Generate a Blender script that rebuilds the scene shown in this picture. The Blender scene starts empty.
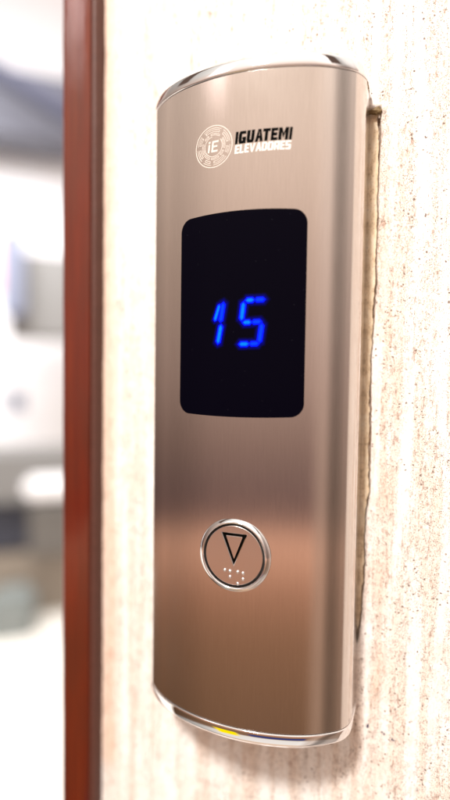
import bpy, bmesh, math, random
from mathutils import Vector, Matrix, noise
from mathutils.geometry import delaunay_2d_cdt
random.seed(7)
scene = bpy.context.scene
col = scene.collection
PI = math.pi
MM = 0.001

# ------------------------------------------------------------------ frame
# working coordinates in millimetres: x right, u up, o out of the wall.
def P(x, u, o):
    return Vector((x * MM, -o * MM, u * MM))

WALL = -20.0            # plane of the stone
W2 = 41.86              # half width of the panel
B = 14.0                # crest of the bulged face
RA = 72.69; A1 = .311   # radius of the bulged face and the half angle it spans
RF = 47.0               # tighter radius towards its sides
RC = 3.6                # rounded corner into the straight flanks
HALF = 120.0

CX1 = (RA - RF) * math.sin(A1); CY1 = B - RA + (RA - RF) * math.cos(A1)
class Side: pass
def side(rc):
    d = Side(); d.RC = rc
    d.A2 = math.asin((W2 - rc - CX1) / (RF - rc))
    d.CX2 = W2 - rc; d.CY2 = CY1 + (RF - rc) * math.cos(d.A2)
    d.S1 = RA * A1; d.S2 = d.S1 + RF * (d.A2 - A1); d.S3 = d.S2 + rc * (PI / 2 - d.A2); d.SMAX = d.S3 + (d.CY2 - WALL) - .05
    return d
SD = {-1: side(4.0), 1: side(12.5)}
S1 = RA * A1

def face(s, off=0.0):
    """arc length from the centre line -> (x, out, normal angle)"""
    a = abs(s); sg = 1 if s >= 0 else -1; d = SD[sg]
    if a <= S1:
        ph = a / RA
        x = (RA + off) * math.sin(ph); o = B - RA + (RA + off) * math.cos(ph)
    elif a <= d.S2:
        ph = A1 + (a - S1) / RF
        x = CX1 + (RF + off) * math.sin(ph); o = CY1 + (RF + off) * math.cos(ph)
    elif a <= d.S3:
        ph = d.A2 + (a - d.S2) / d.RC
        x = d.CX2 + (d.RC + off) * math.sin(ph); o = d.CY2 + (d.RC + off) * math.cos(ph)
    else:
        ph = PI / 2; x = W2 + off; o = d.CY2 - (a - d.S3)
    return sg * x, o, sg * ph

def s_of_x(x):
    sg = 1 if x >= 0 else -1; a = abs(x)
    if a <= RA * math.sin(A1): return sg * RA * math.asin(a / RA)
    return sg * (S1 + RF * (math.asin((a - CX1) / RF) - A1))

# ------------------------------------------------------------------ objects
def link(name, me, mat=None, parent=None):
    o = bpy.data.objects.new(name, me)
    col.objects.link(o)
    if mat is not None:
        for m in (mat if isinstance(mat, (list, tuple)) else [mat]):
            me.materials.append(m)
    if parent is not None:
        o.parent = parent
    return o

def obj(name, bm, mat, parent=None, smooth=None):
    me = bpy.data.meshes.new(name)
    bm.normal_update()
    bm.to_mesh(me); bm.free()
    if smooth is not None:
        for p in me.polygons: p.use_smooth = True
        me.set_sharp_from_angle(angle=math.radians(smooth))
    return link(name, me, mat, parent)

def tag(o, label=None, cat=None, group=None, kind=None):
    if label: o['label'] = label
    if cat: o['category'] = cat
    if group: o['group'] = group
    if kind: o['kind'] = kind
    return o

# ------------------------------------------------------------------ materials
class NT:
    def __init__(s, name):
        s.m = bpy.data.materials.new(name); s.m.use_nodes = True
        s.t = s.m.node_tree; s.t.nodes.clear()
        s.out = s.n('ShaderNodeOutputMaterial')
    def n(s, typ, **kw):
        nd = s.t.nodes.new(typ)
        for k, v in kw.items():
            if k.startswith('i_'):
                nd.inputs[k[2:].replace('_', ' ')].default_value = v
            else:
                setattr(nd, k, v)
        return nd
    def l(s, a, b): s.t.links.new(a, b)
    def math(s, op, a, b=None, c=None, clamp=False):
        nd = s.n('ShaderNodeMath', operation=op, use_clamp=clamp)
        for i, v in enumerate((a, b, c)):
            if v is None: continue
            if isinstance(v, (int, float)): nd.inputs[i].default_value = v
            else: s.l(v, nd.inputs[i])
        return nd.outputs[0]
    def mixc(s, f, a, b, blend='MIX'):
        nd = s.n('ShaderNodeMix', data_type='RGBA', blend_type=blend)
        for idx, v in ((0, f), (6, a), (7, b)):
            if isinstance(v, (int, float)): nd.inputs[idx].default_value = v
            elif isinstance(v, tuple): nd.inputs[idx].default_value = (*v, 1) if len(v) == 3 else v
            else: s.l(v, nd.inputs[idx])
        return nd.outputs[2]
    def ramp(s, f, stops, interp='LINEAR'):
        nd = s.n('ShaderNodeValToRGB'); cr = nd.color_ramp; cr.interpolation = interp
        while len(cr.elements) > 1: cr.elements.remove(cr.elements[0])
        cr.elements[0].position = stops[0][0]
        for i, (p, c) in enumerate(stops):
            e = cr.elements[0] if i == 0 else cr.elements.new(p)
            e.color = (c, c, c, 1) if isinstance(c, (int, float)) else (*c, 1)
        s.l(f, nd.inputs[0]); return nd.outputs[0]
    def mm(s, sc=(1, 1, 1)):
        tc = s.n('ShaderNodeTexCoord')
        mp = s.n('ShaderNodeMapping'); mp.inputs['Scale'].default_value = tuple(1000 * v for v in sc)
        s.l(tc.outputs['Object'], mp.inputs[0]); return mp.outputs[0]
    def noise(s, vec, scale, detail=3, rough=.5):
        nd = s.n('ShaderNodeTexNoise'); s.l(vec, nd.inputs['Vector'])
        nd.inputs['Scale'].default_value = scale; nd.inputs['Detail'].default_value = detail
        nd.inputs['Roughness'].default_value = rough
        return nd.outputs['Fac']
    def voro(s, vec, scale, out='Distance', rnd=1.0):
        nd = s.n('ShaderNodeTexVoronoi'); s.l(vec, nd.inputs['Vector'])
        nd.inputs['Scale'].default_value = scale; nd.inputs['Randomness'].default_value = rnd
        return nd.outputs[out]
    def bsdf(s, **kw):
        nd = s.n('ShaderNodeBsdfPrincipled')
        for k, v in kw.items():
            inp = nd.inputs[k.replace('_', ' ')]
            if isinstance(v, (int, float)): inp.default_value = v
            elif isinstance(v, tuple): inp.default_value = (*v, 1) if len(v) == 3 else v
            else: s.l(v, inp)
        s.l(nd.outputs[0], s.out.inputs[0]); return nd

def simple(name, c, rough=.5, metal=0., bumpscale=None, bump=.1, emis=None, es=0., var=0.0):
    t = NT(name)
    v = t.mm()
    n1 = t.noise(v, .35, 4)
    cc = t.mixc(n1, tuple(x * (1 - var) for x in c), tuple(min(1, x * (1 + var)) for x in c))
    kw = dict(Base_Color=cc, Roughness=rough, Metallic=metal)
    if name in ('black_print', 'engraved_groove'): kw.update(Specular_IOR_Level=0.05)
    if emis: kw.update(Emission_Color=emis, Emission_Strength=es)
    b = t.bsdf(**kw)
    if bumpscale:
        bp = t.n('ShaderNodeBump'); bp.inputs['Strength'].default_value = bump
        bp.inputs['Distance'].default_value = .0002
        t.l(t.noise(v, bumpscale, 3), bp.inputs['Height']); t.l(bp.outputs[0], b.inputs['Normal'])
    return t.m

def steel_mat():
    t = NT('brushed_steel')
    v = t.mm((1, 1, .012))
    grain = t.noise(v, 9, 3, .6)
    v2 = t.mm((1, 1, .004)); g2 = t.noise(v2, 1.6, 2)
    smud = t.noise(t.mm(), .05, 4, .6)
    colr = t.mixc(grain, (.585, .535, .50), (.73, .675, .64))
    r = t.math('ADD', t.math('MULTIPLY', grain, .06), t.math('MULTIPLY', smud, .07))
    r = t.math('ADD', r, .075)
    # a few fine upright scratches
    sv = t.mm((1, 1, .03)); sc = t.noise(sv, 3.2, 1)
    scr = t.ramp(sc, [(.0, 0), (.74, 0), (.77, 1), (1, 1)])
    b = t.bsdf(Base_Color=colr, Roughness=r, Metallic=1.0, Anisotropic=.62)
    tg = t.n('ShaderNodeTangent', direction_type='UV_MAP', uv_map='UVMap')
    t.l(tg.outputs[0], b.inputs['Tangent'])
    b.inputs['Anisotropic Rotation'].default_value = ANISO
    bp = t.n('ShaderNodeBump'); bp.inputs['Strength'].default_value = .07; bp.inputs['Distance'].default_value = .00003
    h = t.math('ADD', t.math('MULTIPLY', grain, .6), t.math('ADD', g2, t.math('MULTIPLY', scr, .25)))
    t.l(h, bp.inputs['Height']); t.l(bp.outputs[0], b.inputs['Normal'])
    return t.m
ANISO = 0.0

def disc_mat():
    t = NT('satin_button_steel')
    v = t.mm((1, 1, .3)); g = t.noise(v, .5, 2)
    colr = t.mixc(g, (.68, .62, .59), (.74, .68, .65))
    t.bsdf(Base_Color=colr, Roughness=t.math('ADD', t.math('MULTIPLY', g, .06), .2), Metallic=1.0)
    return t.m

def chrome_mat():
    t = NT('polished_chrome')
    n1 = t.noise(t.mm(), .15, 3)
    t.bsdf(Base_Color=(.86, .85, .86), Roughness=t.math('ADD', t.math('MULTIPLY', n1, .03), .02), Metallic=1.0)
    return t.m

def stone_mat():
    t = NT('travertine')
    v = t.mm()                                    # mm
    long = t.mm((1, 1, .045))
    mid = t.mm((1, 1, .25))
    warp = t.noise(t.mm((1, 1, .3)), .05, 2)
    bands = t.noise(long, .16, 4, .62)            # upright bands
    clean = t.n('ShaderNodeAttribute', attribute_name='clean').outputs['Fac']
    dirt = t.math('SUBTRACT', 1.0, clean)
    wob = t.n('ShaderNodeTexNoise'); t.l(v, wob.inputs['Vector']); wob.inputs['Scale'].default_value = .9; wob.inputs['Detail'].default_value = 3
    wv = t.n('ShaderNodeVectorMath', operation='MULTIPLY_ADD'); t.l(wob.outputs['Color'], wv.inputs[0]); wv.inputs[1].default_value = (.8, .8, 1.1); t.l(v, wv.inputs[2])
    vw = wv.outputs[0]
    bandmask = t.ramp(bands, [(.0, 0), (.40, 0), (.54, 1), (1, 1)])
    base = t.ramp(bands, [(.25, (.93, .905, .88)), (.45, (.92, .885, .85)), (.54, (.88, .80, .73)), (.62, (.84, .73, .65)), (.74, (.92, .88, .84))])
    clouds = t.noise(t.mm((1, 1, .5)), .12, 5, .65)
    base = t.mixc(t.ramp(clouds, [(.42, 0), (.75, .5)]), base, (.80, .64, .52))
    # elongated rust blotches
    bl = t.noise(mid, .8, 4, .7)
    blm = t.math('MULTIPLY', t.ramp(bl, [(.0, 0), (.56, 0), (.68, 1), (1, 1)]), t.math('ADD', t.math('MULTIPLY', bandmask, .8), .25))
    base = t.mixc(t.math('MULTIPLY', t.math('MULTIPLY', blm, dirt), .75), base, (.50, .30, .22))
    # pits, three sizes
    def pits(scale, thr, gate, gs, vec=vw):
        d = t.voro(vec, scale)
        ctl = t.noise(vec, gs, 2)
        g = t.ramp(ctl, [(.0, 0), (gate, 0), (gate + .08, 1), (1, 1)])
        p = t.ramp(d, [(0, 1), (thr * .6, 1), (thr, 0), (1, 0)])
        return t.math('MULTIPLY', p, g)
    p1 = t.math('MULTIPLY', pits(1.5, .28, .44, .35), t.math('ADD', t.math('MULTIPLY', bandmask, .7), .4), clamp=True)
    p2 = pits(.5, .22, .50, .11)
    p3 = t.math('MULTIPLY', pits(2.6, .34, .37, .5), t.math('ADD', bandmask, .25), clamp=True)
    pm = t.math('MAXIMUM', t.math('MAXIMUM', p1, p2), t.math('MULTIPLY', p3, .85))
    base = t.mixc(t.math('MULTIPLY', t.math('MULTIPLY', pm, dirt), .92), base, (.21, .14, .11))
    # stains and painted shade held on the mesh
    at = t.n('ShaderNodeAttribute', attribute_name='rust'); rust = t.math('MULTIPLY', at.outputs['Fac'], t.ramp(t.noise(v, .7, 4), [(.25, .3), (.6, 1)]))
    base = t.mixc(rust, base, (.20, .11, .05))
    at2 = t.n('ShaderNodeAttribute', attribute_name='ink')
    ink = t.ramp(t.math('MULTIPLY', at2.outputs['Fac'], t.math('ADD', t.noise(v, .9, 3), .5)), [(.0, 0), (.45, 0), (.6, 1), (1, 1)])
    base = t.mixc(ink, base, (.03, .035, .10))
    at3 = t.n('ShaderNodeAttribute', attribute_name='shade_tint')
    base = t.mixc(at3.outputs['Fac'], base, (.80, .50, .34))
    b = t.bsdf(Base_Color=base, Roughness=.62)
    b.inputs['Specular IOR Level'].default_value = .3
    h = t.math('ADD', t.math('MULTIPLY', bands, 1.2), t.math('MULTIPLY', t.noise(mid, .5, 4, .65), .8))
    h = t.math('SUBTRACT', h, t.math('MULTIPLY', pm, .55))
    h = t.math('SUBTRACT', h, t.math('MULTIPLY', blm, .3))
    bp = t.n('ShaderNodeBump'); bp.inputs['Strength'].default_value = .75; bp.inputs['Distance'].default_value = .0011
    t.l(h, bp.inputs['Height']); t.l(bp.outputs[0], b.inputs['Normal'])
    return t.m

def putty_mat():
    t = NT('tan_filler')
    v = t.mm((1, 1, .5))
    n1 = t.noise(v, .45, 5, .65)
    c = t.ramp(n1, [(.25, (.40, .29, .17)), (.45, (.84, .66, .45)), (.6, (.90, .76, .56)), (.8, (.92, .82, .66))])
    p = t.ramp(t.voro(t.mm(), 1.1), [(0, 1), (.14, 1), (.22, 0)])
    c = t.mixc(t.math('MULTIPLY', p, .6), c, (.2, .12, .05))
    b = t.bsdf(Base_Color=c, Roughness=.8)
    bp = t.n('ShaderNodeBump'); bp.inputs['Strength'].default_value = .7; bp.inputs['Distance'].default_value = .0006
    t.l(n1, bp.inputs['Height']); t.l(bp.outputs[0], b.inputs['Normal'])
    return t.m

def wood_mat():
    t = NT('varnished_red_wood')
    v = t.mm((1, 1, .02))
    g = t.noise(v, .55, 5, .65)
    c = t.ramp(g, [(.25, (.08, .007, .0015)), (.5, (.125, .013, .0025)), (.72, (.165, .024, .004))])
    f = t.noise(t.mm((1, 1, .05)), 3.5, 3)
    c = t.mixc(t.math('MULTIPLY', f, .35), c, (.055, .006, .003))
    big_ = t.noise(t.mm((1, 1, .25)), .06, 4, .6)
    c = t.mixc(t.ramp(big_, [(.4, 0), (.65, .6)]), c, (.07, .014, .006))
    b = t.bsdf(Base_Color=c, Roughness=.07)
    b.inputs['Specular IOR Level'].default_value = .9
    bp = t.n('ShaderNodeBump'); bp.inputs['Strength'].default_value = .25; bp.inputs['Distance'].default_value = .0003
    t.l(t.noise(t.mm((1, 1, .12)), .5, 3), bp.inputs['Height']); t.l(bp.outputs[0], b.inputs['Normal'])
    return t.m

def acrylic_mat():
    t = NT('black_acrylic')
    n1 = t.noise(t.mm(), .06, 4)
    dust = t.ramp(t.voro(t.mm(), .35), [(0, 1), (.035, 1), (.05, 0)])
    c = t.mixc(t.math('MULTIPLY', dust, .25), (.0010, .0008, .0035), (.08, .08, .1))
    b = t.bsdf(Base_Color=c, Roughness=t.math('ADD', t.math('MULTIPLY', n1, .1), .06))
    b.inputs['Specular IOR Level'].default_value = .05
    return t.m

def led_mat(name, c_mid, c_edge, strength):
    t = NT(name)
    at = t.n('ShaderNodeAttribute', attribute_name='core')
    n1 = t.noise(t.mm(), 1.3, 2)
    f = t.math('MULTIPLY', at.outputs['Fac'], t.math('ADD', t.math('MULTIPLY', n1, .8), .6), clamp=True)
    c = t.mixc(f, c_edge, c_mid)
    e = t.n('ShaderNodeEmission'); t.l(c, e.inputs[0])
    t.l(t.math('ADD', t.math('MULTIPLY', f, strength * .5), strength * .6), e.inputs[1])
    t.l(e.outputs[0], t.out.inputs[0])
    # painted glow halo round the bar: falls off to nothing
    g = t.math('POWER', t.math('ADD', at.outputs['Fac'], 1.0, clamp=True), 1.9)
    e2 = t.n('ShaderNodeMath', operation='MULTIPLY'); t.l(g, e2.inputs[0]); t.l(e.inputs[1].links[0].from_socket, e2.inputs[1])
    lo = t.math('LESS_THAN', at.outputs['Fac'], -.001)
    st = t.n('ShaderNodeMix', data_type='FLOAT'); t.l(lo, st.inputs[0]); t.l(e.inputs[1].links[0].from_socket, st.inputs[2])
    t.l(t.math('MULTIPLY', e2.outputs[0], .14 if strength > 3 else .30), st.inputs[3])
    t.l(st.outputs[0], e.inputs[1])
    bs = t.n('ShaderNodeBsdfPrincipled'); bs.inputs['Base Color'].default_value = (.001, .0008, .0035, 1)
    bs.inputs['Roughness'].default_value = .11; bs.inputs['Specular IOR Level'].default_value = .05
    ad = t.n('ShaderNodeAddShader'); t.l(e.outputs[0], ad.inputs[0]); t.l(bs.outputs[0], ad.inputs[1]); t.l(ad.outputs[0], t.out.inputs[0])
    return t.m

M = dict(steel=steel_mat(), disc=disc_mat(), chrome=chrome_mat(), stone=stone_mat(), putty=putty_mat(), wood=wood_mat(),
         acrylic=acrylic_mat(),
         led=led_mat('blue_led_bright', (.0, .04, 1.0), (.0, .0, 1.0), 6.5),
         led_dim=led_mat('blue_led_dim', (.0, .022, 1.0), (.0, .003, .9), 2.6),
         dark=simple('dark_gap', (.02, .018, .016), .7),
         black=simple('black_print', (.002, .002, .002), .9),
         white=simple('white_print', (.80, .77, .72), .55),
         groove=simple('engraved_groove', (.002, .0015, .001), .95),
         glue=simple('brown_glue', (.16, .10, .035), .6, 0, 1.2, .8, var=.35))

# ------------------------------------------------------------------ the call panel
panel = bpy.data.objects.new('elevator_call_panel', None); col.objects.link(panel)
panel.location = P(0, 0, WALL); panel.empty_display_size = .02
tag(panel, 'bulged brushed steel lift call panel with black display and round down button', 'call panel')
PINV = Matrix.Translation(-P(0, 0, WALL))
def part(o):
    o.data.transform(PINV)      # keep mesh in place under the offset empty
    return o

def round_rect(x0, x1, y0, y1, r, n=9):
    pts = []
    for cx, cy, a0 in ((x1 - r, y1 - r, 0), (x0 + r, y1 - r, 90), (x0 + r, y0 + r, 180), (x1 - r, y0 + r, 270)):
        for i in range(n + 1):
            a = math.radians(a0 + 90 * i / n); pts.append((cx + r * math.cos(a), cy + r * math.sin(a)))
    out = []
    for i, p in enumerate(pts):                      # split the long straight runs
        q = pts[(i + 1) % len(pts)]
        d = math.hypot(q[0] - p[0], q[1] - p[1]); k = max(1, int(d / 1.6))
        for j in range(k): out.append((p[0] + (q[0] - p[0]) * j / k, p[1] + (q[1] - p[1]) * j / k))
    return out

def inside(p, poly):
    x, y = p; c = False; j = len(poly) - 1
    for i in range(len(poly)):
        xi, yi = poly[i]; xj, yj = poly[j]
        if (yi > y) != (yj > y) and x < (xj - xi) * (y - yi) / (yj - yi) + xi: c = not c
        j = i
    return c

def sheet(outer, holes, ds, du):
    """triangulate a flat region (s,u) with holes, filled with a regular lattice"""
    pts = [Vector(p) for p in outer]; edges = []
    n = len(pts); edges += [(i, (i + 1) % n) for i in range(n)]
    for h in holes:
        b0 = len(pts); pts += [Vector(p) for p in h]; m = len(h)
        edges += [(b0 + i, b0 + (i + 1) % m) for i in range(m)]
    s0 = min(p[0] for p in outer); s1 = max(p[0] for p in outer)
    u0 = min(p[1] for p in outer); u1 = max(p[1] for p in outer)
    ns = int((s1 - s0) / ds); nu = int((u1 - u0) / du)
    for i in range(1, ns):
        for j in range(1, nu):
            p = (s0 + (s1 - s0) * i / ns, u0 + (u1 - u0) * j / nu)
            if inside(p, outer) and not any(inside(p, h) for h in holes): pts.append(Vector(p))
    vs, _, fs, *_ = delaunay_2d_cdt(pts, edges, [], 0, 1e-5)
    out = []
    for f in fs:
        c = (sum(vs[i][0] for i in f) / len(f), sum(vs[i][1] for i in f) / len(f))
        if inside(c, outer) and not any(inside(c, h) for h in holes): out.append(f)
    return vs, out

BC = (0.05, -54.65)                                    # button centre
RB = 13.8
def arched(pts, mid):                                # top and bottom edges bow out very slightly
    return [(p[0], p[1] + (1 if p[1] > mid else -1) * .75 * (1 - (p[0] / 25.0) ** 2) * min(1, abs(p[1] - mid) / 34.0) ** 6) for p in pts]
WIN = arched(round_rect(s_of_x(-24.45), s_of_x(24.1), -2.5, 70.5, 4.6), 34)
HOLE = [(RB * .985 * math.cos(2 * PI * i / 96), BC[1] + RB * .985 * math.sin(2 * PI * i / 96)) for i in range(96)]
BT = 119.75
outer = []
def s_rows():
    out = []
    for sg in (-1, 1):
        d = SD[sg]
        a = [d.S2 * i / 60 for i in range(61)] + [d.S2 + (d.S3 - d.S2) * i / 18 for i in range(1, 19)] + [d.S3 + (d.SMAX - d.S3) * i / 8 for i in range(1, 9)]
        out += [-v for v in a[:0:-1]] if sg < 0 else a
    return out
SR = s_rows(); N = len(SR) - 1
for i in range(N): outer.append((SR[i], -BT))
for i in range(40): outer.append((SD[1].SMAX, -BT + 2 * BT * i / 40))
for i in range(N): outer.append((SR[N - i], BT))
for i in range(40): outer.append((-SD[-1].SMAX, BT - 2 * BT * i / 40))
vs, fs = sheet(outer, [WIN, HOLE], .8, 6.0)

bm = bmesh.new(); verts = []; nrm = []
uvl = bm.loops.layers.uv.new('UVMap')
def mk(x, u, o, n): 
    v = bm.verts.new(P(x, u, o)); nrm.append(Vector((n[0], -n[1], n[2])).normalized()); verts.append((x, u)); return v
row = []
for s, u in vs:
    x, o, ph = face(s)
    if ph < 0: ph *= 1 - .62 * min(1, max(0, (-ph - .15) / .4)) * (1 if ph > -.85 else max(0, (1.3 + ph) / .45))   # flatter sheen towards the left edge
    row.append(mk(x, u, o, (math.sin(ph), math.cos(ph), 0)))
for f in fs:
    fc = bm.faces.new([row[i] for i in f])
    fc.normal_update()
    s_c = sum(vs[i][0] for i in f) / len(f)
    _, _, ph = face(s_c)
    if fc.normal.dot(Vector((math.sin(ph), -math.cos(ph), 0))) < 0: fc.normal_flip()
    for lp, i in zip(fc.loops, f): pass
vmap = {v: i for i, v in enumerate(row)}
for fc in bm.faces:
    for lp in fc.loops:
        s, u = vs[vmap[lp.vert]]; lp[uvl].uv = (s / 120 + .5, u / 240 + .5)
# returns: a thin turned-in lip round the window, the button hole and both ends
def lip(loop, depth, inward, closed=True, rad=.09):
    """loop of (s,u); inward -> +1 normal faces the loop's inside"""
    m = len(loop); rings = []
    prof_ = [(0, 0)] + [(rad * (1 - math.cos(a)), rad * math.sin(a)) for a in (PI / 6, PI / 3)]
    prof_ = [(rad * (math.sin(a)), rad * (1 - math.cos(a))) for a in (0, PI / 6, PI / 3, PI / 2)] + [(rad, depth)]
    for k, (w, d) in enumerate(prof_):
        r_ = []
        for i in range(m):
            p = loop[i]; q = loop[(i + 1) % m] if closed or i < m - 1 else None; pr = loop[i - 1] if closed or i else None
            a = q or p; b = pr or p
            tx, ty = a[0] - b[0], a[1] - b[1]; L = math.hypot(tx, ty) or 1
            nx, ny = -ty / L * inward, tx / L * inward
            s, u = p[0] + nx * w, p[1] + ny * w
            x, o, ph = face(s, -d)
            ang = min(1, k / 3) * PI / 2
            r_.append(mk(x, u, o, (math.sin(ph) * math.cos(ang) + nx * math.sin(ang) * math.cos(ph), math.cos(ph) * math.cos(ang) - nx * math.sin(ang) * math.sin(ph), ny * math.sin(ang))))
        rings.append(r_)
    for a, b in zip(rings[:-1], rings[1:]):
        for i in range(m if closed else m - 1):
            j = (i + 1) % m
            fc = bm.faces.new((a[i], a[j], b[j], b[i])); fc.normal_update()
            nn = nrm[verts_index[a[i]]] if False else None
lip(WIN, 1.4, 1); lip(HOLE, 1.4, 1)
top_loop = [(v, BT) for v in SR]
bot_loop = [(v, -BT) for v in SR[::-1]]
lip(top_loop, 1.2, 1, False, .12); lip(bot_loop, 1.2, 1, False, .12)
bm.verts.index_update()
for fc in bm.faces:                                   # make windings agree with the stored normals
    fc.normal_update()
    n_ = sum((nrm[v.index] for v in fc.verts), Vector())
    if fc.normal.dot(n_) < 0: fc.normal_flip()
me = bpy.data.meshes.new('housing'); bm.to_mesh(me); bm.free()
for p in me.polygons: p.use_smooth = True
me.normals_split_custom_set_from_vertices([tuple(n) for n in nrm])
part(link('housing', me, M['steel'], panel))

# end caps: polished, thicker than the housing, with a chamfered rear edge
def cap(sgn):
    bm = bmesh.new()
    sec = [(-1.2, -.9), (-.05, -.9), (-.02, -.1), (.04, .25), (.16, .42), (.4, .5), (1.2, .47), (2.0, .38), (2.8, .26), (3.6, .10), (4.1, -.03), (4.4, -.15), (4.7, -.5), (5.4, -1.2), (6.2, -2.0), (6.7, -2.5), (7.0, -3.0), (7.15, -3.5)]
    NN = 200; rings = []
    for h, off in sec:
        r_ = []
        for s in SR:
            x, o, ph = face(s, off)
            r_.append(bm.verts.new(P(x, sgn * (HALF + h), o)))
        rings.append(r_)
    for a, b in zip(rings[:-1], rings[1:]):
        for i in range(len(a) - 1): bm.faces.new((a[i], a[i + 1], b[i + 1], b[i]))
    bm.faces.new(rings[-1]); bm.faces.new(rings[0])
    bmesh.ops.recalc_face_normals(bm, faces=bm.faces[:])
    return part(obj('end_cap', bm, M['chrome'], panel, 45))
cap(1); cap(-1)

# display window, slightly sunk, following the bulge
def curved_plate(name, loop, off, mat, parent, ds=1.5, du=4, holes=(), thick=.6, smooth=30):
    vs, fs = sheet(loop, list(holes), ds, du)
    bm = bmesh.new(); r_ = []
    for s, u in vs:
        x, o, ph = face(s, off); r_.append(bm.verts.new(P(x, u, o)))
    for f in fs:
        try: fc = bm.faces.new([r_[i] for i in f])
        except ValueError: continue
        fc.normal_update()
        if fc.normal.y > 0: fc.normal_flip()
    for lp in [loop, *holes]:
        a = []; b = []
        for s, u in lp:
            x, o, ph = face(s, off); a.append(bm.verts.new(P(x, u, o)))
            x, o, ph = face(s, off - thick); b.append(bm.verts.new(P(x, u, o)))
        for i in range(len(a)):
            j = (i + 1) % len(a); bm.faces.new((a[i], b[i], b[j], a[j]))
    bmesh.ops.remove_doubles(bm, verts=bm.verts[:], dist=1e-7)
    return part(obj(name, bm, mat, parent, smooth))
W_IN = arched(round_rect(s_of_x(-24.45) - .12, s_of_x(24.1) + .12, -2.62, 70.62, 4.7), 34)
display = curved_plate('display', W_IN, .03, M['acrylic'], panel, 1.2, 5)
tag(display, 'glossy black display window showing 15 in blue segments')

# ---- seven segment strokes: polygons in (x,u) projected on the bulge
def seg(poly, mat, parent, name='led_segment'):
    """hexagonal bar from two end points and half width; rim darker than its core"""
    (x0, u0), (x1, u1), hw = poly
    x0 -= .1; x1 -= .1; u0 -= .38; u1 -= .38
    L_ = math.hypot(x1 - x0, u1 - u0); ex_, eu_ = (x1 - x0) / L_ * .16, (u1 - u0) / L_ * .16
    x0 -= ex_; x1 += ex_; u0 -= eu_; u1 += eu_
    dx, du = x1 - x0, u1 - u0; L = math.hypot(dx, du); dx /= L; du /= L; nx, nu = -du, dx
    pts = [(x0, u0), (x0 + dx * hw + nx * hw, u0 + du * hw + nu * hw), (x1 - dx * hw + nx * hw, u1 - du * hw + nu * hw), (x1, u1),
           (x1 - dx * hw - nx * hw, u1 - du * hw - nu * hw), (x0 + dx * hw - nx * hw, u0 + du * hw - nu * hw)]
    bm = bmesh.new(); lay = bm.verts.layers.float.new('core')
    def ring(k, off, core):
        cx, cu = (x0 + x1) / 2, (u0 + u1) / 2; out = []
        for a in pts:
            # shrink across the width only
            t = (a[0] - cx) * dx + (a[1] - cu) * du; w = (a[0] - cx) * nx + (a[1] - cu) * nu
            t *= 1 - (1 - k) * hw * 1.3 / (L / 2)
            x = cx + dx * t + nx * w * k; u = cu + du * t + nu * w * k
            X, O, ph = face(s_of_x(x), off + .12)
            v = bm.verts.new(P(X, u, O)); v[lay] = core; out.append(v)
        return out
    A, Bv, C, D = ring(1, .0, 0), ring(1, .06, .02), ring(.66, .10, .3), ring(.34, .12, 1)
    # thin skirt carrying the painted glow halo round the bar
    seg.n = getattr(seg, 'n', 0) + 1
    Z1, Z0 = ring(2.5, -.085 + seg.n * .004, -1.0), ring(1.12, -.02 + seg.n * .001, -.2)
    for p, q in ((Z1, Z0), (Z0, A), (A, Bv), (Bv, C), (C, D)):
        for i in range(6):
            j = (i + 1) % 6; bm.faces.new((p[i], p[j], q[j], q[i]))
    bm.faces.new(D)
    bmesh.ops.recalc_face_normals(bm, faces=bm.faces[:])
    return part(obj(name, bm, mat, parent))
hw = 1.03
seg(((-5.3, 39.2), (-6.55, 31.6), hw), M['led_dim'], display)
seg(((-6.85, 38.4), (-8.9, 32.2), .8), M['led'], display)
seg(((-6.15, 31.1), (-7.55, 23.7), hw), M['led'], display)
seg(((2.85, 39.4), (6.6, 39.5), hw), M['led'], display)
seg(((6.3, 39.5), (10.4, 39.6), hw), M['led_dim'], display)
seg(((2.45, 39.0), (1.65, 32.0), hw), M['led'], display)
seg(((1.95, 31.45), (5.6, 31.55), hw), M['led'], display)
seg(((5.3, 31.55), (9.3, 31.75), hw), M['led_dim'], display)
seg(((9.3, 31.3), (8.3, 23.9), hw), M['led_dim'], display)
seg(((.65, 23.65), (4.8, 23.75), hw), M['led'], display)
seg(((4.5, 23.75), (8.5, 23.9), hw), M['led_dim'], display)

# ---- printed emblem and lettering
class Flat:
    """collects thin raised prints in (x,u) and lays them on the bulge"""
    def __init__(s): s.bm = bmesh.new()
    def poly(s, pts, off=.05):
        top = []; bot = []
        for x, u in pts:
            X, O, _ = face(s_of_x(x), off); top.append(s.bm.verts.new(P(X, u, O)))
            X, O, _ = face(s_of_x(x), -.02); bot.append(s.bm.verts.new(P(X, u, O)))
        s.bm.faces.new(top); n = len(top)
        for i in range(n): s.bm.faces.new((top[i], bot[i], bot[(i + 1) % n], top[(i + 1) % n]))
    def arc(s, c, r0, r1, a0, a1, off=.05):
        n = max(2, int(abs(a1 - a0) / 6))
        for i in range(n):
            p = math.radians(a0 + (a1 - a0) * i / n); q = math.radians(a0 + (a1 - a0) * (i + 1) / n)
            s.poly([(c[0] + r * math.cos(a), c[1] + r * math.sin(a)) for r, a in ((r0, p), (r1, p), (r1, q), (r0, q))], off)
    def build(s, name, mat, parent):
        bmesh.ops.remove_doubles(s.bm, verts=s.bm.verts[:], dist=1e-7)
        bmesh.ops.recalc_face_normals(s.bm, faces=s.bm.faces[:])
        return part(obj(name, s.bm, mat, parent))
E = Flat(); c = (-10.45, 95.55)
lw = .17
E.arc(c, 7.35, 7.35 + .26, 0, 360)
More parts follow.
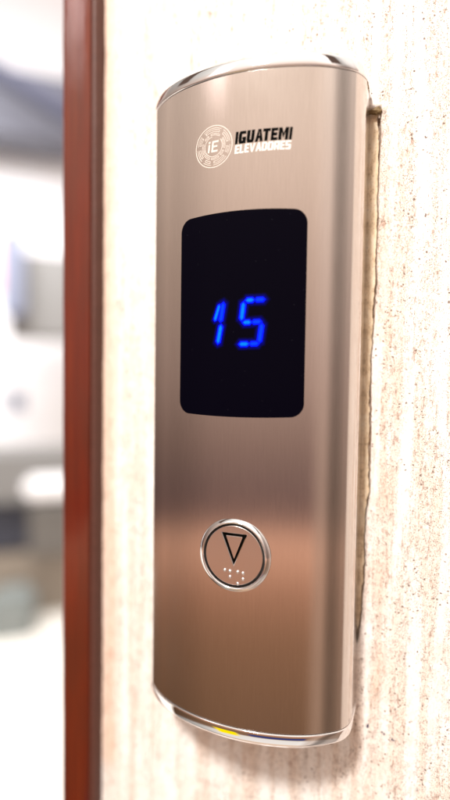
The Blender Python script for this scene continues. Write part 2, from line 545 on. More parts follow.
def pill(r, a0, a1, hgt=.85):                        # outlined maze dashes
    E.arc(c, r - lw, r, a0, a1); E.arc(c, r - hgt, r - hgt + lw, a0, a1)
    for a in (a0, a1):
        d = math.degrees(lw / r)
        E.arc(c, r - hgt + lw, r - lw, a - (0 if a == a0 else d), a + (d if a == a0 else 0))
for a0, a1 in ((62, 128), (8, 52), (138, 172), (182, 222), (232, 262), (270, 322), (330, 358)):
    E.arc(c, 6.55, 6.55 + lw, a0, a1)
    pill(6.1, a0 + 2, a1 - 4)
for a0, a1 in ((55, 105), (118, 142), (160, 210), (215, 250), (258, 300), (310, 335), (345, 395)):
    pill(4.75, a0, a1, .7)
E.arc(c, 3.5, 3.5 + .2, 100, 420 - 20)
# i and E
sh = .12
def bar(F, x0, x1, u0, u1, sk=sh, cu=0, off=.05):
    F.poly([(x0 + sk * (u0 - cu), u0), (x1 + sk * (u0 - cu), u0), (x1 + sk * (u1 - cu), u1), (x0 + sk * (u1 - cu), u1)], off)
for a in ((-2.15, -1.45, -2.0, .9), (-2.15, -1.45, 1.3, 2.0), (-.7, .0, -2.0, 2.0), (0.02, 1.9, 1.35, 2.0), (.02, 1.6, -.3, .3), (.02, 1.9, -2.0, -1.35)):
    bar(E, c[0] + a[0], c[0] + a[1], c[1] + a[2], c[1] + a[3], sh, c[1])
E.build('emblem', simple('pale_emblem_print', (.70, .64, .58), .5), panel)

def letters(word, x0, x1, u0, u1, th, mat, gap=.36, widths=None):
    """heavy slanted capitals drawn from straight bars, one mesh for the line of writing"""
    F = Flat(); H = u1 - u0; tv = th * .86
    wd = dict(I=.36, M=1.25, A=1.08, V=1.08, E=.86, L=.84, T=.98, U=1.02, G=1.02, D=1.02, O=1.04, R=1.0, S=.98)
    tot = sum(wd[ch] for ch in word) - (.20 if 'AT' in word else 0); unit = (x1 - x0 - gap * (len(word) - 1)) / tot
    x = x0; sk = .10
    def R(a, b, c_, d): 
        F.poly([(p + sk * (q - u0), q) for p, q in ((x + a, u0 + c_), (x + b, u0 + c_), (x + b, u0 + d), (x + a, u0 + d))])
    def Q(*pts): F.poly([(x + p + sk * q, u0 + q) for p, q in pts])
    for ch in word:
        w = wd[ch] * unit; t = min(th, w * .42) if ch != 'I' else w
        if ch == 'I': R(0, w, 0, H)
        elif ch == 'L': R(0, t, 0, H); R(t, w, 0, tv)
        elif ch == 'T': R(0, w, H - tv, H); R((w - t) / 2, (w + t) / 2, 0, H - tv)
        elif ch == 'E': R(0, t, 0, H); R(t, w, H - tv, H); R(t, w * .92, (H - tv) / 2, (H + tv) / 2); R(t, w, 0, tv)
        elif ch == 'U': R(0, t, tv, H); R(w - t, w, tv, H); Q((0, tv), (.3 * t, 0), (w - .3 * t, 0), (w, tv))
        elif ch == 'G': 
            R(0, t, tv, H - tv); Q((0, H - tv), (w, H - tv), (w - .2 * t, H), (.3 * t, H)); Q((0, tv), (.3 * t, 0), (w, 0), (w, tv)); R(w - t, w, tv, H * .52); R(w * .5, w - t, H * .52 - tv * .8, H * .52)
        elif ch == 'O':
            R(0, t, tv, H - tv); R(w - t, w, tv, H - tv); Q((0, H - tv), (w, H - tv), (w - .3 * t, H), (.3 * t, H)); Q((0, tv), (.3 * t, 0), (w - .3 * t, 0), (w, tv))
        elif ch == 'D':
            R(0, t, tv, H - tv); R(w - t, w, tv, H - tv); Q((0, H - tv), (w, H - tv), (w - .6 * t, H), (0, H)); Q((0, tv), (0, 0), (w - .6 * t, 0), (w, tv))
        elif ch == 'S':
            R(0, w, H - tv, H); R(0, t, (H + tv) / 2, H - tv); R(0, w, (H - tv) / 2, (H + tv) / 2); R(w - t, w, tv, (H - tv) / 2); R(0, w, 0, tv)
        elif ch == 'R':
            R(0, t, 0, H); R(t, w, H - tv, H); R(w - t, w, H * .5, H - tv); R(t, w, H * .5 - tv * .8, H * .5); Q((w * .45, H * .5 - tv * .8), (w - t * .15, H * .5 - tv * .8), (w, 0), (w - t, 0))
        elif ch == 'A':
            m = w / 2; k = t * .95
            Q((0, 0), (k, 0), (m, H * .86), (m, H), (m - k * .45, H)); Q((w - k, 0), (w, 0), (m + k * .45, H), (m, H), (m, H * .86)); 
            Q((k + (m - k) * .28, H * .26), (w - k - (m - k) * .28, H * .26), (w - k - (m - k) * .52, H * .47), (k + (m - k) * .52, H * .47))
        elif ch == 'V':
            m = w / 2; k = t * .95
            Q((0, H), (m - k * .45, 0), (m, 0), (m, H * .14), (k, H)); Q((w, H), (w - k, H), (m, H * .14), (m, 0), (m + k * .45, 0))
        elif ch == 'M':
            m = w / 2; R(0, t * .9, 0, H); R(w - t * .9, w, 0, H)
            Q((t * .9, H), (t * .9, H * .62), (m, H * .12), (m, H * .55)); Q((w - t * .9, H), (m, H * .55), (m, H * .12), (w - t * .9, H * .62))
        x += w + gap
        nx2 = word[word.index(ch) + 1:][:1] if ch in 'AV' else ''
        if ch == 'A' and nx2 in ('T', 'D'): x -= unit * (.20 if nx2 == 'T' else .05)
    return F.build('lettering', mat, panel)
tag(letters('IGUATEMI', -1.95, 18.3, 94.85, 99.2, 1.22, M['black'], .28), 'bold black line of lettering')
tag(letters('ELEVADORES', -2.0, 18.05, 91.55, 94.55, .62, M['white'], .26), 'white line of lettering under the black one')

# ---- call button
def ringmesh(sec, n=96, closed=False):
    bm = bmesh.new(); rings = []
    for r, o in sec:
        rings.append([bm.verts.new(P(BC[0] + r * math.cos(2 * PI * i / n), BC[1] + r * math.sin(2 * PI * i / n), o)) for i in range(n)])
    prs = list(zip(rings[:-1], rings[1:]))
    if closed: prs.append((rings[-1], rings[0]))
    for a, b in prs:
        for i in range(n): bm.faces.new((a[i], b[i], b[(i + 1) % n], a[(i + 1) % n]))
    return bm, rings
bm, rg = ringmesh([(13.9, B - 2.6), (13.9, B - .5), (13.84, B - .32), (13.7, B - .12), (13.25, B + .30), (12.75, B + .72), (12.5, B + .9), (12.3, B + .93), (12.1, B + .82), (11.9, B + .45), (11.75, B - .1), (11.7, B - 2.0)])
bmesh.ops.recalc_face_normals(bm, faces=bm.faces[:])
button = part(obj('call_button', bm, M['chrome'], panel, 38))
tag(button, 'round down call button with chrome ring, triangle and braille')
bm, rg = ringmesh([(11.72, B - .9), (10.9, B - .9)])
bm.faces.new(rg[1]); bmesh.ops.recalc_face_normals(bm, faces=bm.faces[:])
for f in bm.faces:
    if f.normal.y > 0: f.normal_flip()
part(obj('gap_shadow_ring', bm, M['dark'], button)).name = 'button_seat'
# pressed disc with an engraved triangle
tri_o = [(-5.1, -46.3), (5.2, -46.3), (0.0, -58.8)]
tri_i = [(-3.05, -47.6), (3.15, -47.6), (0.03, -55.7)]
RD = 10.95; DO = B + .28
outer_c = [(RD * math.cos(2 * PI * i / 96), BC[1] + RD * math.sin(2 * PI * i / 96)) for i in range(96)]
def dens(poly, step=.8):
    out = []
    for i, p in enumerate(poly):
        q = poly[(i + 1) % len(poly)]; k = max(1, int(math.hypot(q[0] - p[0], q[1] - p[1]) / step))
        out += [(p[0] + (q[0] - p[0]) * j / k, p[1] + (q[1] - p[1]) * j / k) for j in range(k)]
    return out
to, ti = dens(tri_o), dens(tri_i)
bm = bmesh.new()
def flatface(loop, holes, o):
    vs, fs = sheet(loop, holes, 2, 2)
    r_ = [bm.verts.new(P(x, u, o)) for x, u in vs]
    for f in fs:
        fc = bm.faces.new([r_[i] for i in f]); fc.normal_update()
        if fc.normal.y > 0: fc.normal_flip()
def wallring(loop, o0, o1):
    a = [bm.verts.new(P(x, u, o0)) for x, u in loop]; b = [bm.verts.new(P(x, u, o1)) for x, u in loop]
    for i in range(len(a)): bm.faces.new((a[i], b[i], b[(i + 1) % len(a)], a[(i + 1) % len(a)]))
flatface(outer_c, [to], DO)
fc_ = bm.faces.new([bm.verts.new(P(x, u, DO)) for x, u in ti]); fc_.normal_update(); (fc_.normal.y > 0) and fc_.normal_flip()
wallring(to, DO, DO - .8); wallring(ti, DO, DO - .8)
rim = [(RD + .12, DO - .1), (RD + .16, DO - 1.4)]
pa = [bm.verts.new(P(x, u, DO)) for x, u in outer_c]
for r_, o in rim:
    pb = [bm.verts.new(P(r_ * math.cos(2 * PI * i / 96), BC[1] + r_ * math.sin(2 * PI * i / 96), o)) for i in range(96)]
    for i in range(96): bm.faces.new((pa[i], pb[i], pb[(i + 1) % 96], pa[(i + 1) % 96]))
    pa = pb
bmesh.ops.remove_doubles(bm, verts=bm.verts[:], dist=1e-7)
part(obj('button_face', bm, M['disc'], button, 35))
bm = bmesh.new()
flatface(dens(tri_o), [dens(tri_i)], DO - .55)
part(obj('arrow_symbol', bm, M['groove'], button))
# bright bevel along the groove edges
bm = bmesh.new()
def edge_bar(p, q, w, o0, o1):
    dx, dy = q[0] - p[0], q[1] - p[1]; L = math.hypot(dx, dy); nx, ny = -dy / L * w, dx / L * w
    a = [bm.verts.new(P(x, u, o)) for x, u, o in ((p[0], p[1], o0), (q[0], q[1], o0), (q[0] + nx, q[1] + ny, o1), (p[0] + nx, p[1] + ny, o1))]
    fc = bm.faces.new(a); fc.normal_update()
    if fc.normal.y > 0: fc.normal_flip()
cin = ((tri_i[0][0] + tri_i[1][0] + tri_i[2][0]) / 3, (tri_i[0][1] + tri_i[1][1] + tri_i[2][1]) / 3)
for k in range(3):
    p, q = tri_o[k], tri_o[(k + 1) % 3]
    # slope going down into the groove
    edge_bar(q, p, .24, DO + .02, DO - .2)
for k in range(3):
    p, q = tri_i[k], tri_i[(k + 1) % 3]
    edge_bar(p, q, .2, DO + .02, DO - .25)
part(obj('arrow_bevel', bm, M['chrome'], button))
# braille
dots = [(-3.4, -60.5), (-1.35, -60.65), (-1.35, -62.8), (1.7, -60.6), (3.7, -60.75), (3.7, -63.0), (1.7, -65.0)]
for x, u in dots:
    bm = bmesh.new()
    bmesh.ops.create_uvsphere(bm, u_segments=14, v_segments=10, radius=.64 * MM)
    bmesh.ops.scale(bm, vec=(1, .85, 1), verts=bm.verts[:])
    bmesh.ops.translate(bm, vec=P(x, u, DO - .02), verts=bm.verts[:])
    part(obj('braille_dot', bm, M['chrome'], button, 60))

# ------------------------------------------------------------------ travertine wall
def fr(a, b, step):
    n = max(1, int(round((b - a) / step))); return [a + (b - a) * i / n for i in range(n)]
xs = fr(-78.2, 39, .8) + fr(39, 52, .32) + fr(52, 96, .75) + fr(96, 200, 6) + fr(200, 900, 70) + [900]
us = fr(-900, -250, 65) + fr(-250, -175, 6) + fr(-175, 205, .85) + fr(205, 260, 6) + fr(260, 900, 65) + [900]
def sstep(a, b, x):
    t = max(0, min(1, (x - a) / (b - a))); return t * t * (3 - 2 * t)
def edge_x(u):
    e = 45.9 + 1.0 * noise.noise(Vector((3.1, u * .022, 0))) + .5 * noise.noise(Vector((7.7, u * .13, 0))) + .3 * noise.noise(Vector((9.2, u * .5, 0)))
    e += -.5 + .9 * noise.noise(Vector((1.1, u * .05, 4))) + (115 - u) * .007 - 1.5 * (1 - sstep(5, 60, u)) - 2.4 * (1 - sstep(-99, -62, u)) - .8 * (1 - sstep(-60, 20, u))
    return e
inks = [(53.0, -131.2, 2.6, 1.1, -30), (56.4, -133.0, 2.6, 1.0, -25), (47.0, -129.6, 1.1, 2.0, -20), (57, -128.6, 1.0, .5, 40), (62, -141, .6, 1.2, 0)]
verts = []; rust = []; ink = []; shade_tint = []; clean = []
for u in us:
    ex = edge_x(u); top_e = 112 + .7 * noise.noise(Vector((u * .3, 1, 4)))
    inz = sstep(-97, -93, u) * (1 - sstep(115.6, 117.2, u))
    for x in xs:
        near = -80 < x < 100 and -180 < u < 210
        o = WALL
        r_ = i_ = cs = 0.0
        if near:
            o += .45 * noise.noise(Vector((x * .16, u * .012, 2))) + .42 * noise.noise(Vector((x * .45, u * .05, 5))) + .30 * noise.noise(Vector((x * .22, u * .12, 15)))
            o += .10 * noise.noise(Vector((x * .9, u * .4, 8)))
            # ragged recess beside the panel
            if 36 < x < 52:
                cut = (1 - sstep(ex - .15, ex + .45, x)) * inz
                o -= 2.6 * cut
                # raised ragged arris of the cut with a dirty line
                d = x - ex - .2
                gate = .55 + .9 * noise.noise(Vector((2.2, u * .08, 6)))
                r_ += max(0, 1.6 - abs(d + .45) / .55) * inz
                o += .35 * max(0, 1 - abs(d - .9) / .9) * inz
            # rusty corner where the recess ends
            dd = math.hypot((x - 47) / 3.0, (u - 115) / 3.4); r_ += max(0, 1 - dd) * .45
            dd = math.hypot((x - 49) / 2.4, (u - 120) / 2.0); r_ += max(0, 1 - dd) * .3
            # drip under the bottom cap
            dx_ = abs(x - 22.0 - .5 * noise.noise(Vector((0, u * .2, 0))))
            r_ += max(0, 1 - dx_ / 1.2) * sstep(-162, -150, u) * (1 - sstep(-140, -130, u)) * .6
            # peach shade painted into the stone right of the panel
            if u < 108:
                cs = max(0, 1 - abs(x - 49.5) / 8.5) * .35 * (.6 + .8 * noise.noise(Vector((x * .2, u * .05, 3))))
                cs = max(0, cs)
            for ix, iu, a, b_, an in inks:
                ca, sa = math.cos(math.radians(an)), math.sin(math.radians(an))
                px_, pu_ = (x - ix) * ca + (u - iu) * sa, -(x - ix) * sa + (u - iu) * ca
                i_ = max(i_, 1 - math.hypot(px_ / a, pu_ / b_))
            cs = max(cs, .5 * (1 - sstep(-73.0, -69.0, x)))  # pinkish shade beside the jamb, painted into the stone colour
        verts.append(P(x, u, o)); rust.append(min(1, r_)); ink.append(max(0, i_)); shade_tint.append(cs); clean.append(.5 * (1 - sstep(-48, -8, x + 14 * noise.noise(Vector((0, u * .02, 9))))) * (1 - .75 * sstep(60, 150, u)) if near else .2)
nx_ = len(xs); faces = []
for j in range(len(us) - 1):
    for i in range(nx_ - 1):
        a = j * nx_ + i; faces.append((a, a + 1, a + nx_ + 1, a + nx_))
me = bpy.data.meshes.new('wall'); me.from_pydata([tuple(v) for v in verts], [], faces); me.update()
for nm, arr in (('rust', rust), ('ink', ink), ('shade_tint', shade_tint), ('clean', clean)):
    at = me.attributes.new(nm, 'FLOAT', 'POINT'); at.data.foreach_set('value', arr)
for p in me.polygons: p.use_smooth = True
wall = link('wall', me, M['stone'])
tag(wall, kind='structure')

# filler in the recess
bm = bmesh.new(); rows = []
for u in fr(-97, 116, 1.1) + [116]:
    r_ = []
    xe = edge_x(u) - .15 - .75 * max(0, .25 + noise.noise(Vector((5.5, u * .07, 2))) + .5 * noise.noise(Vector((1.5, u * .35, 2))))
    for k in range(18):
        x = 38 + (xe - 38) * k / 17
        o = WALL - 1.1 + .5 * noise.noise(Vector((x * .25, u * .06, 11))) + .25 * noise.noise(Vector((x * .8, u * .3, 4)))
        r_.append(bm.verts.new(P(x, u, o)))
    rows.append(r_)
for a, b in zip(rows[:-1], rows[1:]):
    for i in range(len(a) - 1): bm.faces.new((a[i], a[i + 1], b[i + 1], b[i]))
bmesh.ops.recalc_face_normals(bm, faces=bm.faces[:])
g = bmesh.ops.extrude_face_region(bm, geom=bm.faces[:])
bmesh.ops.translate(bm, vec=(0, 1.4 * MM, 0), verts=[v for v in g['geom'] if isinstance(v, bmesh.types.BMVert)])
bmesh.ops.recalc_face_normals(bm, faces=bm.faces[:])
tag(obj('filler_strip', bm, M['putty'], None, 60), 'rough tan filler strip in the ragged gap beside the steel panel', 'filler')
# dried blob at the top of the gap
bm = bmesh.new(); bmesh.ops.create_icosphere(bm, subdivisions=4, radius=1)
for v in bm.verts:
    d = 1 + .28 * noise.noise(v.co * 1.6 + Vector((3, 1, 7))) + .1 * noise.noise(v.co * 5)
    w = 1.25 + .35 * math.sin(v.co.x * 4.2)
    v.co = Vector((v.co.x * 2.6 * d, v.co.y * 1.3 * d, v.co.z * w * d)) * MM
bmesh.ops.translate(bm, vec=P(43.9, 115.0, WALL + .6), verts=bm.verts[:])
tag(obj('glue_blob', bm, M['glue'], None, 60), 'small dried brown lump between the steel panel and the stone', 'glue')

# ------------------------------------------------------------------ wooden jamb at the wall's left end
def box_bm(x0, x1, u0, u1, o0, o1, bev=.0, seg_=3):
    bm = bmesh.new(); bmesh.ops.create_cube(bm, size=1)
    for v in bm.verts:
        v.co = P((x0 + x1) / 2 + v.co.x * (x1 - x0), (u0 + u1) / 2 + v.co.z * (u1 - u0), (o0 + o1) / 2 - v.co.y * (o1 - o0))
    if bev: bmesh.ops.bevel(bm, geom=bm.edges[:], offset=bev * MM, segments=seg_, affect='EDGES')
    return bm
bm = bmesh.new()
prof_w = [(-97.2, -160), (-97.2, -14.8), (-96.9, -14.1), (-96.2, -13.7), (-95, -13.6), (-90, -13.5), (-84, -13.55), (-82.4, -13.7), (-81.8, -14.2), (-81.6, -15.3), (-81.6, -160)]
rows = []
for u in fr(-900, -300, 60) + fr(-300, 300, 4) + fr(300, 900, 60) + [900]:
    r_ = []
    for k, (x, o) in enumerate(prof_w):
        wx = .22 * noise.noise(Vector((k * .1, u * .035, 3))) + .10 * noise.noise(Vector((k * .3, u * .12, 8)))
        r_.append(bm.verts.new(P(x + wx, u, o + (.12 * noise.noise(Vector((x * .1, u * .05, 5))) if o > -100 else 0))))
    rows.append(r_)
for a, b in zip(rows[:-1], rows[1:]):
    for i in range(len(a)): j = (i + 1) % len(a); bm.faces.new((a[i], a[j], b[j], b[i]))
bm.faces.new(rows[0]); bm.faces.new(rows[-1])
bmesh.ops.recalc_face_normals(bm, faces=bm.faces[:])
jamb = tag(obj('door_jamb', bm, M['wood'], None, 50), 'narrow varnished reddish brown wooden strip edging the stone wall', 'door jamb')

bm = bmesh.new(); rows = []
for u in fr(-900, -300, 60) + fr(-300, 300, 3) + fr(300, 900, 60) + [900]:
    wx = .25 * noise.noise(Vector((1, u * .05, 3))) + .2 * noise.noise(Vector((3, u * .2, 8)))
    rows.append([bm.verts.new(P(x + (wx if x > -80.2 else 0), u, o)) for x, o in ((-81.58, -60), (-81.58, -14.9), (-81.2, -14.4), (-80.4, -14.3), (-79.5, -14.8), (-78.9, -15.9), (-78.5, -17.8), (-78.3, -20.0), (-78.2, -21.2), (-78.2, -60))])
for a, b in zip(rows[:-1], rows[1:]):
    for i in range(len(a)): j = (i + 1) % len(a); bm.faces.new((a[i], a[j], b[j], b[i]))
bm.faces.new(rows[0]); bm.faces.new(rows[-1])
bmesh.ops.recalc_face_normals(bm, faces=bm.faces[:])
tag(obj('edge_bead', bm, simple('dull_brown_sealer', (.085, .028, .018), .6, bumpscale=.6, bump=.5, var=.25), jamb, 50), 'dull brown bead along the stone')

# ------------------------------------------------------------------ camera
CC = (61.976, 11.232, 197.597)
yaw, pit, rol = 0.34673982, -0.04302021, 0.01359126
def rot3():
    Ry = Matrix(((math.cos(yaw), 0, math.sin(yaw)), (0, 1, 0), (-math.sin(yaw), 0, math.cos(yaw))))
    Rx = Matrix(((1, 0, 0), (0, math.cos(pit), -math.sin(pit)), (0, math.sin(pit), math.cos(pit))))
    Rz = Matrix(((math.cos(rol), -math.sin(rol), 0), (math.sin(rol), math.cos(rol), 0), (0, 0, 1)))
    return Ry @ Rx @ Rz
T = Matrix(((1, 0, 0), (0, 0, -1), (0, 1, 0)))
Rc = T @ rot3()
cam = bpy.data.cameras.new('camera'); co = bpy.data.objects.new('camera', cam); col.objects.link(co)
co.matrix_world = Matrix.Translation(P(*CC)) @ Rc.to_4x4()
cam.sensor_fit = 'VERTICAL'; cam.sensor_height = 36; cam.sensor_width = 20.25; cam.lens = 530 / 800 * 36
cam.clip_start = .004; cam.clip_end = 60
cam.dof.use_dof = True; cam.dof.focus_distance = .199; cam.dof.aperture_fstop = 2.2; cam.dof.aperture_blades = 0
scene.camera = co

# ------------------------------------------------------------------ the room beyond the jamb (far out of focus)
RcT = Rc
def at(px, py, d):
    """a point in the room beyond, metres from the lens"""
    v = RcT @ Vector(((px - 225) / 530, -(py - 400) / 530, -1)); return P(*CC) + v * d
vdir = (at(30, 365, 1) - P(*CC)); az = math.atan2(vdir.x, vdir.y)       # heading into the room
RZ = Matrix.Rotation(-az, 3, 'Z')
def room_box(name, px0, px1, py0, py1, d, thick, mat, bev=.01, tilt=0, parent=None):
    a = at(px0, (py0 + py1) / 2, d); b = at(px1, (py0 + py1) / 2, d); t_ = at((px0 + px1) / 2, py0, d); b_ = at((px0 + px1) / 2, py1, d)
    w = (b - a).length; h = abs(t_.z - b_.z); c_ = (a + b) / 2; c_.z = (t_.z + b_.z) / 2
    bm = bmesh.new(); bmesh.ops.create_cube(bm, size=1)
    bmesh.ops.scale(bm, vec=(w, thick, h), verts=bm.verts[:])
    bmesh.ops.bevel(bm, geom=bm.edges[:], offset=min(bev, w / 4, h / 4), segments=2, affect='EDGES')
    o = obj(name, bm, mat, parent)
    m = Matrix.Translation(c_ + RZ @ Vector((0, thick / 2, 0))) @ RZ.to_4x4() @ Matrix.Rotation(math.radians(tilt), 4, 'Y')
    o.data.transform(m)
    return o
FM = dict(white=simple('white_plaster', (.84, .84, .86), .8, var=.03), grey=simple('grey_paint', (.10, .10, .125), .6, var=.1),
          dark=simple('dark_blue_grey', (.02, .02, .045), .6, var=.2), beige=simple('beige_laminate', (.24, .20, .16), .5, var=.15),
          lav=simple('pale_lavender_paint', (.66, .67, .78), .7, var=.05), pink=simple('faded_pink', (.7, .42, .40), .7),
          blue=simple('pale_blue', (.16, .175, .24), .7), lgrey=simple('light_grey_paint', (.17, .165, .16), .6, var=.08),
          floor=simple('pale_floor', (.80, .77, .72), .35, var=.05))
def big(name, corners, mat):
    bm = bmesh.new(); bm.faces.new([bm.verts.new(c_) for c_ in corners])
    g = bmesh.ops.extrude_face_region(bm, geom=bm.faces[:])
    n_ = (corners[1] - corners[0]).cross(corners[3] - corners[0]).normalized()
    bmesh.ops.translate(bm, vec=n_ * .05, verts=[v for v in g['geom'] if isinstance(v, bmesh.types.BMVert)])
    bmesh.ops.recalc_face_normals(bm, faces=bm.faces[:])
    return tag(obj(name, bm, mat), kind='structure')
def loc(r, f, z):          # right, forward (metres) in the room's frame
    return P(*CC) + RZ @ Vector((r, f, 0)) + Vector((0, 0, z))
big('far_wall', [loc(-3.2, 4.2, -1.35), loc(2.0, 4.2, -1.35), loc(2.0, 4.2, 4.2), loc(-3.2, 4.2, 4.2)], FM['white'])
big('floor', [loc(-3.2, 0.9, -1.35), loc(2.0, .9, -1.35), loc(2.0, 4.2, -1.35), loc(-3.2, 4.2, -1.35)], FM['floor'])
tag(room_box('ceiling_beam', -140, 80, 60, 128, 3.2, .35, FM['grey']), 'blurred grey ceiling beam at the upper left behind the jamb', 'beam')
tag(room_box('ceiling_duct', -30, 95, 80, 95, 2.9, .14, FM['dark'], .03, 24), 'blurred dark slanting duct crossing the grey ceiling beam', 'duct')
tag(room_box('wall_cabinet', 12, 92, 255, 338, 3.0, .3, FM['lgrey']), 'blurred light grey wall cabinet behind the jamb at mid height', 'cabinet')
tag(room_box('hanging_coat', 2, 24, 228, 318, 2.8, .12, FM['blue'], .05), 'blurred blue grey coat hanging beside the grey cabinet', 'coat')
tag(room_box('wall_poster', -20, 8, 240, 292, 2.9, .02, FM['pink'], .004), 'blurred pink poster at the left edge beside the coat', 'poster')
tag(room_box('notice', 8, 24, 392, 412, 3.3, .02, FM['blue'], .004), 'small blurred blue notice on the white wall', 'notice')
rc = bpy.data.objects.new('reception_counter', None); col.objects.link(rc); rc.location = (0, 0, 0)
tag(rc, 'blurred counter with pale top and dark grey and beige front behind the jamb', 'counter')
room_box('counter_top', -120, 80, 455, 506, 2.7, .4, FM['lgrey'], parent=rc)
room_box('upper_panel', -120, 30, 507, 556, 2.75, .3, simple('slate_panel', (.035, .037, .055), .6, var=.2), parent=rc)
room_box('side_panel', 30.5, 80, 507, 556, 2.75, .3, simple('taupe_panel', (.11, .10, .09), .6, var=.2), parent=rc)
room_box('front_panel', -120, 80, 557, 640, 2.78, .3, FM['beige'], parent=rc)
tag(room_box('waste_bin', -10, 34, 600, 676, 2.6, .25, simple('grey_green', (.20, .22, .215), .6), .03), 'blurred grey green bin standing in front of the counter', 'bin')
gl = room_box('paper_stack', 26, 90, 478, 500, 2.4, .1, FM['white'], .03)
tag(gl, 'blurred white stack of papers on the counter top', 'papers')
tag(room_box('floor_cable', -12, 40, 708, 726, 2.3, .03, FM['grey'], .01, 26), 'upper blurred grey cable slanting over the pale floor', 'cable', 'blurred cables over the floor')
tag(room_box('floor_cable', -12, 40, 768, 786, 2.2, .03, FM['grey'], .01, -28), 'lower blurred grey cable slanting over the pale floor', 'cable', 'blurred cables over the floor')

# ------------------------------------------------------------------ light
def area(name, loc_, target, size, power, color, size_y=None):
    l = bpy.data.lights.new(name, 'AREA'); l.energy = power; l.color = color; l.size = size
    if size_y: l.shape = 'RECTANGLE'; l.size_y = size_y
    o = bpy.data.objects.new(name, l); col.objects.link(o); o.location = loc_
    o.rotation_euler = (Vector(target) - Vector(loc_)).to_track_quat('-Z', 'Y').to_euler()
    return o
area('ceiling_light', (-.13, -1.02, 1.10), (0, 0, 0), .18, 38, (1, .955, .90))
area('far_wall_fill', loc(-.6, 2.2, 1.7), loc(-.3, 4.0, 0), 1.2, 76, (.93, .96, 1))  # unseen lamp added to brighten the far wall
area('room_floor_light', loc(-.2, 1.9, 1.6), loc(-.2, 2.6, -1.3), 1.0, 60, (1, .97, .93))

# unseen lobby as a procedural panorama, shaped for light and reflections
w = bpy.data.worlds.new('World'); scene.world = w; w.use_nodes = True
nt = w.node_tree; nt.nodes.clear()
def wn(t, **k):
    n = nt.nodes.new(t)
    for a, b in k.items(): setattr(n, a, b)
    return n
def wm(op, a, b=None, c=None, clamp=False):
    n = wn('ShaderNodeMath', operation=op, use_clamp=clamp)
    for i, v in enumerate((a, b, c)):
        if v is None: continue
        if isinstance(v, (int, float)): n.inputs[i].default_value = v
        else: nt.links.new(v, n.inputs[i])
    return n.outputs[0]
def wramp(f, stops, lo, hi):
    n = wn('ShaderNodeValToRGB'); cr = n.color_ramp
    while len(cr.elements) > 1: cr.elements.remove(cr.elements[0])
    for i, (p, c_) in enumerate(stops):
        p = (p - lo) / (hi - lo)
        e = cr.elements[0] if i == 0 else cr.elements.new(p)
        e.position = p; e.color = (c_, c_, c_, 1) if isinstance(c_, (int, float)) else (*c_, 1)
    nt.links.new(wm('DIVIDE', wm('SUBTRACT', f, lo), hi - lo, clamp=True), n.inputs[0]); return n.outputs[0]
def wmix(f, a, b, bt='MIX'):
    n = wn('ShaderNodeMix', data_type='RGBA', blend_type=bt)
    for i, v in ((0, f), (6, a), (7, b)):
        if isinstance(v, (int, float)): n.inputs[i].default_value = v
        elif isinstance(v, tuple): n.inputs[i].default_value = (*v, 1)
        else: nt.links.new(v, n.inputs[i])
    return n.outputs[2]
tc = wn('ShaderNodeTexCoord'); sx = wn('ShaderNodeSeparateXYZ'); nt.links.new(tc.outputs['Generated'], sx.inputs[0])
X_, Y_, Z_ = sx.outputs
el = wm('MULTIPLY', wm('ARCSINE', Z_), 180 / PI)
azm = wm('MULTIPLY', wm('ARCTAN2', X_, wm('MULTIPLY', Y_, -1)), 180 / PI)     # 0 straight out of the wall
ENV = wramp(el, [(-90, (.88, .55, .33)), (-70, (.9, .62, .42)), (-60, (1.0, .93, .86)), (-50, (.95, .88, .8)), (-47.5, (.30, .16, .09)), (-39, (.24, .13, .072)),
                 (-33, (.28, .15, .085)), (-26.5, (.37, .19, .108)), (-22, (.58, .285, .175)), (-18.5, (1.0, .53, .35)), (-16.4, (.92, .50, .34)), (-15.2, (.25, .148, .13)),
                 (-12, (.25, .155, .137)), (-7, (.38, .245, .20)), (0, (.58, .40, .33)), (12, (.80, .59, .48)), (21, (1.06, .82, .68)), (29, (1.18, .95, .80)), (35, (1.2, 1.0, .87)),
                 (42, (1.3, 1.22, 1.12)), (60, (1.5, 1.42, 1.3)), (90, (1.3, 1.2, 1.1))], -90, 90)
# upright light and dark bands, made up for the steel to reflect
AZ = wramp(azm, [(-180, .8), (-95, .35), (-75, .40), (-55, .62), (-38, .92), (-10, 1.0), (22, 1.0), (34, 1.0), (41, 1.2), (51, 1.5), (54, 1.0), (58, .55), (64, .52), (69, .85), (76, 1.0), (85, .95), (100, 1.2), (180, .9)], -180, 180)
env = wmix(1.0, ENV, AZ, 'MULTIPLY')
# to the right the panorama's floor edge dissolves into an even warm wall
RGT = wramp(azm, [(-180, 0), (36, 0), (46, .75), (100, .8), (180, 0)], -180, 180)
SIDE = wramp(el, [(-90, (.5, .42, .36)), (-35, (.38, .25, .18)), (-18, (.42, .28, .21)), (-12, (.42, .29, .225)), (0, (.50, .36, .30)), (25, (.80, .66, .58)), (45, (1.3, 1.2, 1.1)), (90, (1.3, 1.2, 1.1))], -90, 90)
env = wmix(RGT, env, wmix(1.0, SIDE, AZ, 'MULTIPLY'))
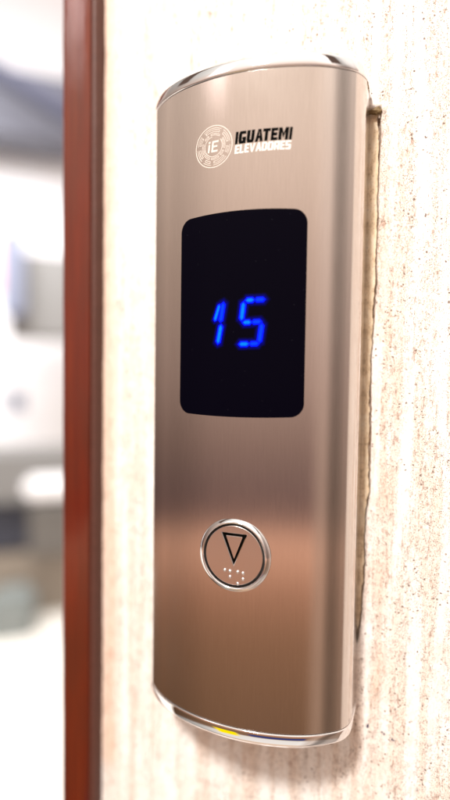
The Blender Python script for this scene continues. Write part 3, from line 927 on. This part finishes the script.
# an unseen window with a slatted blind in the panorama, to the left and high
bl_a = wramp(azm, [(-180, 0), (-44, 0), (-41, 1), (-31, 1), (-28, 0), (180, 0)], -180, 180)
bl_e = wramp(el, [(-90, 0), (25.5, 0), (28, .2), (30, .5), (33, 1), (46, 1), (52, 0), (90, 0)], -90, 90)
slat = wm('ADD', wm('MULTIPLY', wm('SINE', wm('MULTIPLY', wm('ADD', el, wm('MULTIPLY', azm, .12)), 2 * PI / 1.9)), .5), .55)
win = wm('MULTIPLY', wm('MULTIPLY', bl_a, bl_e), slat)
env = wmix(win, env, (7.0, 5.8, 5.6))
dk = wm('MULTIPLY', wramp(azm, [(-180, 0), (-82, 0), (-80, 1), (-66, 1), (-64, 0), (50, 0), (52, 1), (61, 1), (63, 0), (180, 0)], -180, 180), wramp(el, [(-90, 0), (36, 0), (37, 1), (62, 1), (64, 0), (90, 0)], -90, 90))  # dark patches added for the chrome caps to mirror
env = wmix(dk, env, (.14, .09, .07))
cb = wm('MULTIPLY', wramp(azm, [(-180, 0), (-9, 0), (-6, 1), (38, 1), (41, 0), (180, 0)], -180, 180), wramp(el, [(-90, 0), (-48, 0), (-46.5, 1), (-39, 1), (-38, 0), (90, 0)], -90, 90))  # blue patch added for the bottom cap to mirror
env = wmix(cb, env, (.03, .05, .20))
cy = wm('MULTIPLY', wramp(azm, [(-180, 0), (-38, 0), (-36, 1), (-19, 1), (-17, 0), (180, 0)], -180, 180), wramp(el, [(-90, 0), (-54, 0), (-52, 1), (-45, 1), (-44, 0), (90, 0)], -90, 90))  # yellow patch, likewise added for the cap's reflection
env = wmix(cy, env, (1.3, .95, .0))
BG = wn('ShaderNodeBackground'); nt.links.new(env, BG.inputs[0]); BG.inputs[1].default_value = 1.0
wo = wn('ShaderNodeOutputWorld'); nt.links.new(BG.outputs[0], wo.inputs[0])

# ------------------------------------------------------------------ render settings
vs_ = scene.view_settings
vs_.view_transform = 'Standard'; vs_.look = 'None'; vs_.exposure = 0; vs_.gamma = 1
scene.render.engine = 'CYCLES'
scene.cycles.max_bounces = 6
scene.render.resolution_x = 576; scene.render.resolution_y = 1024
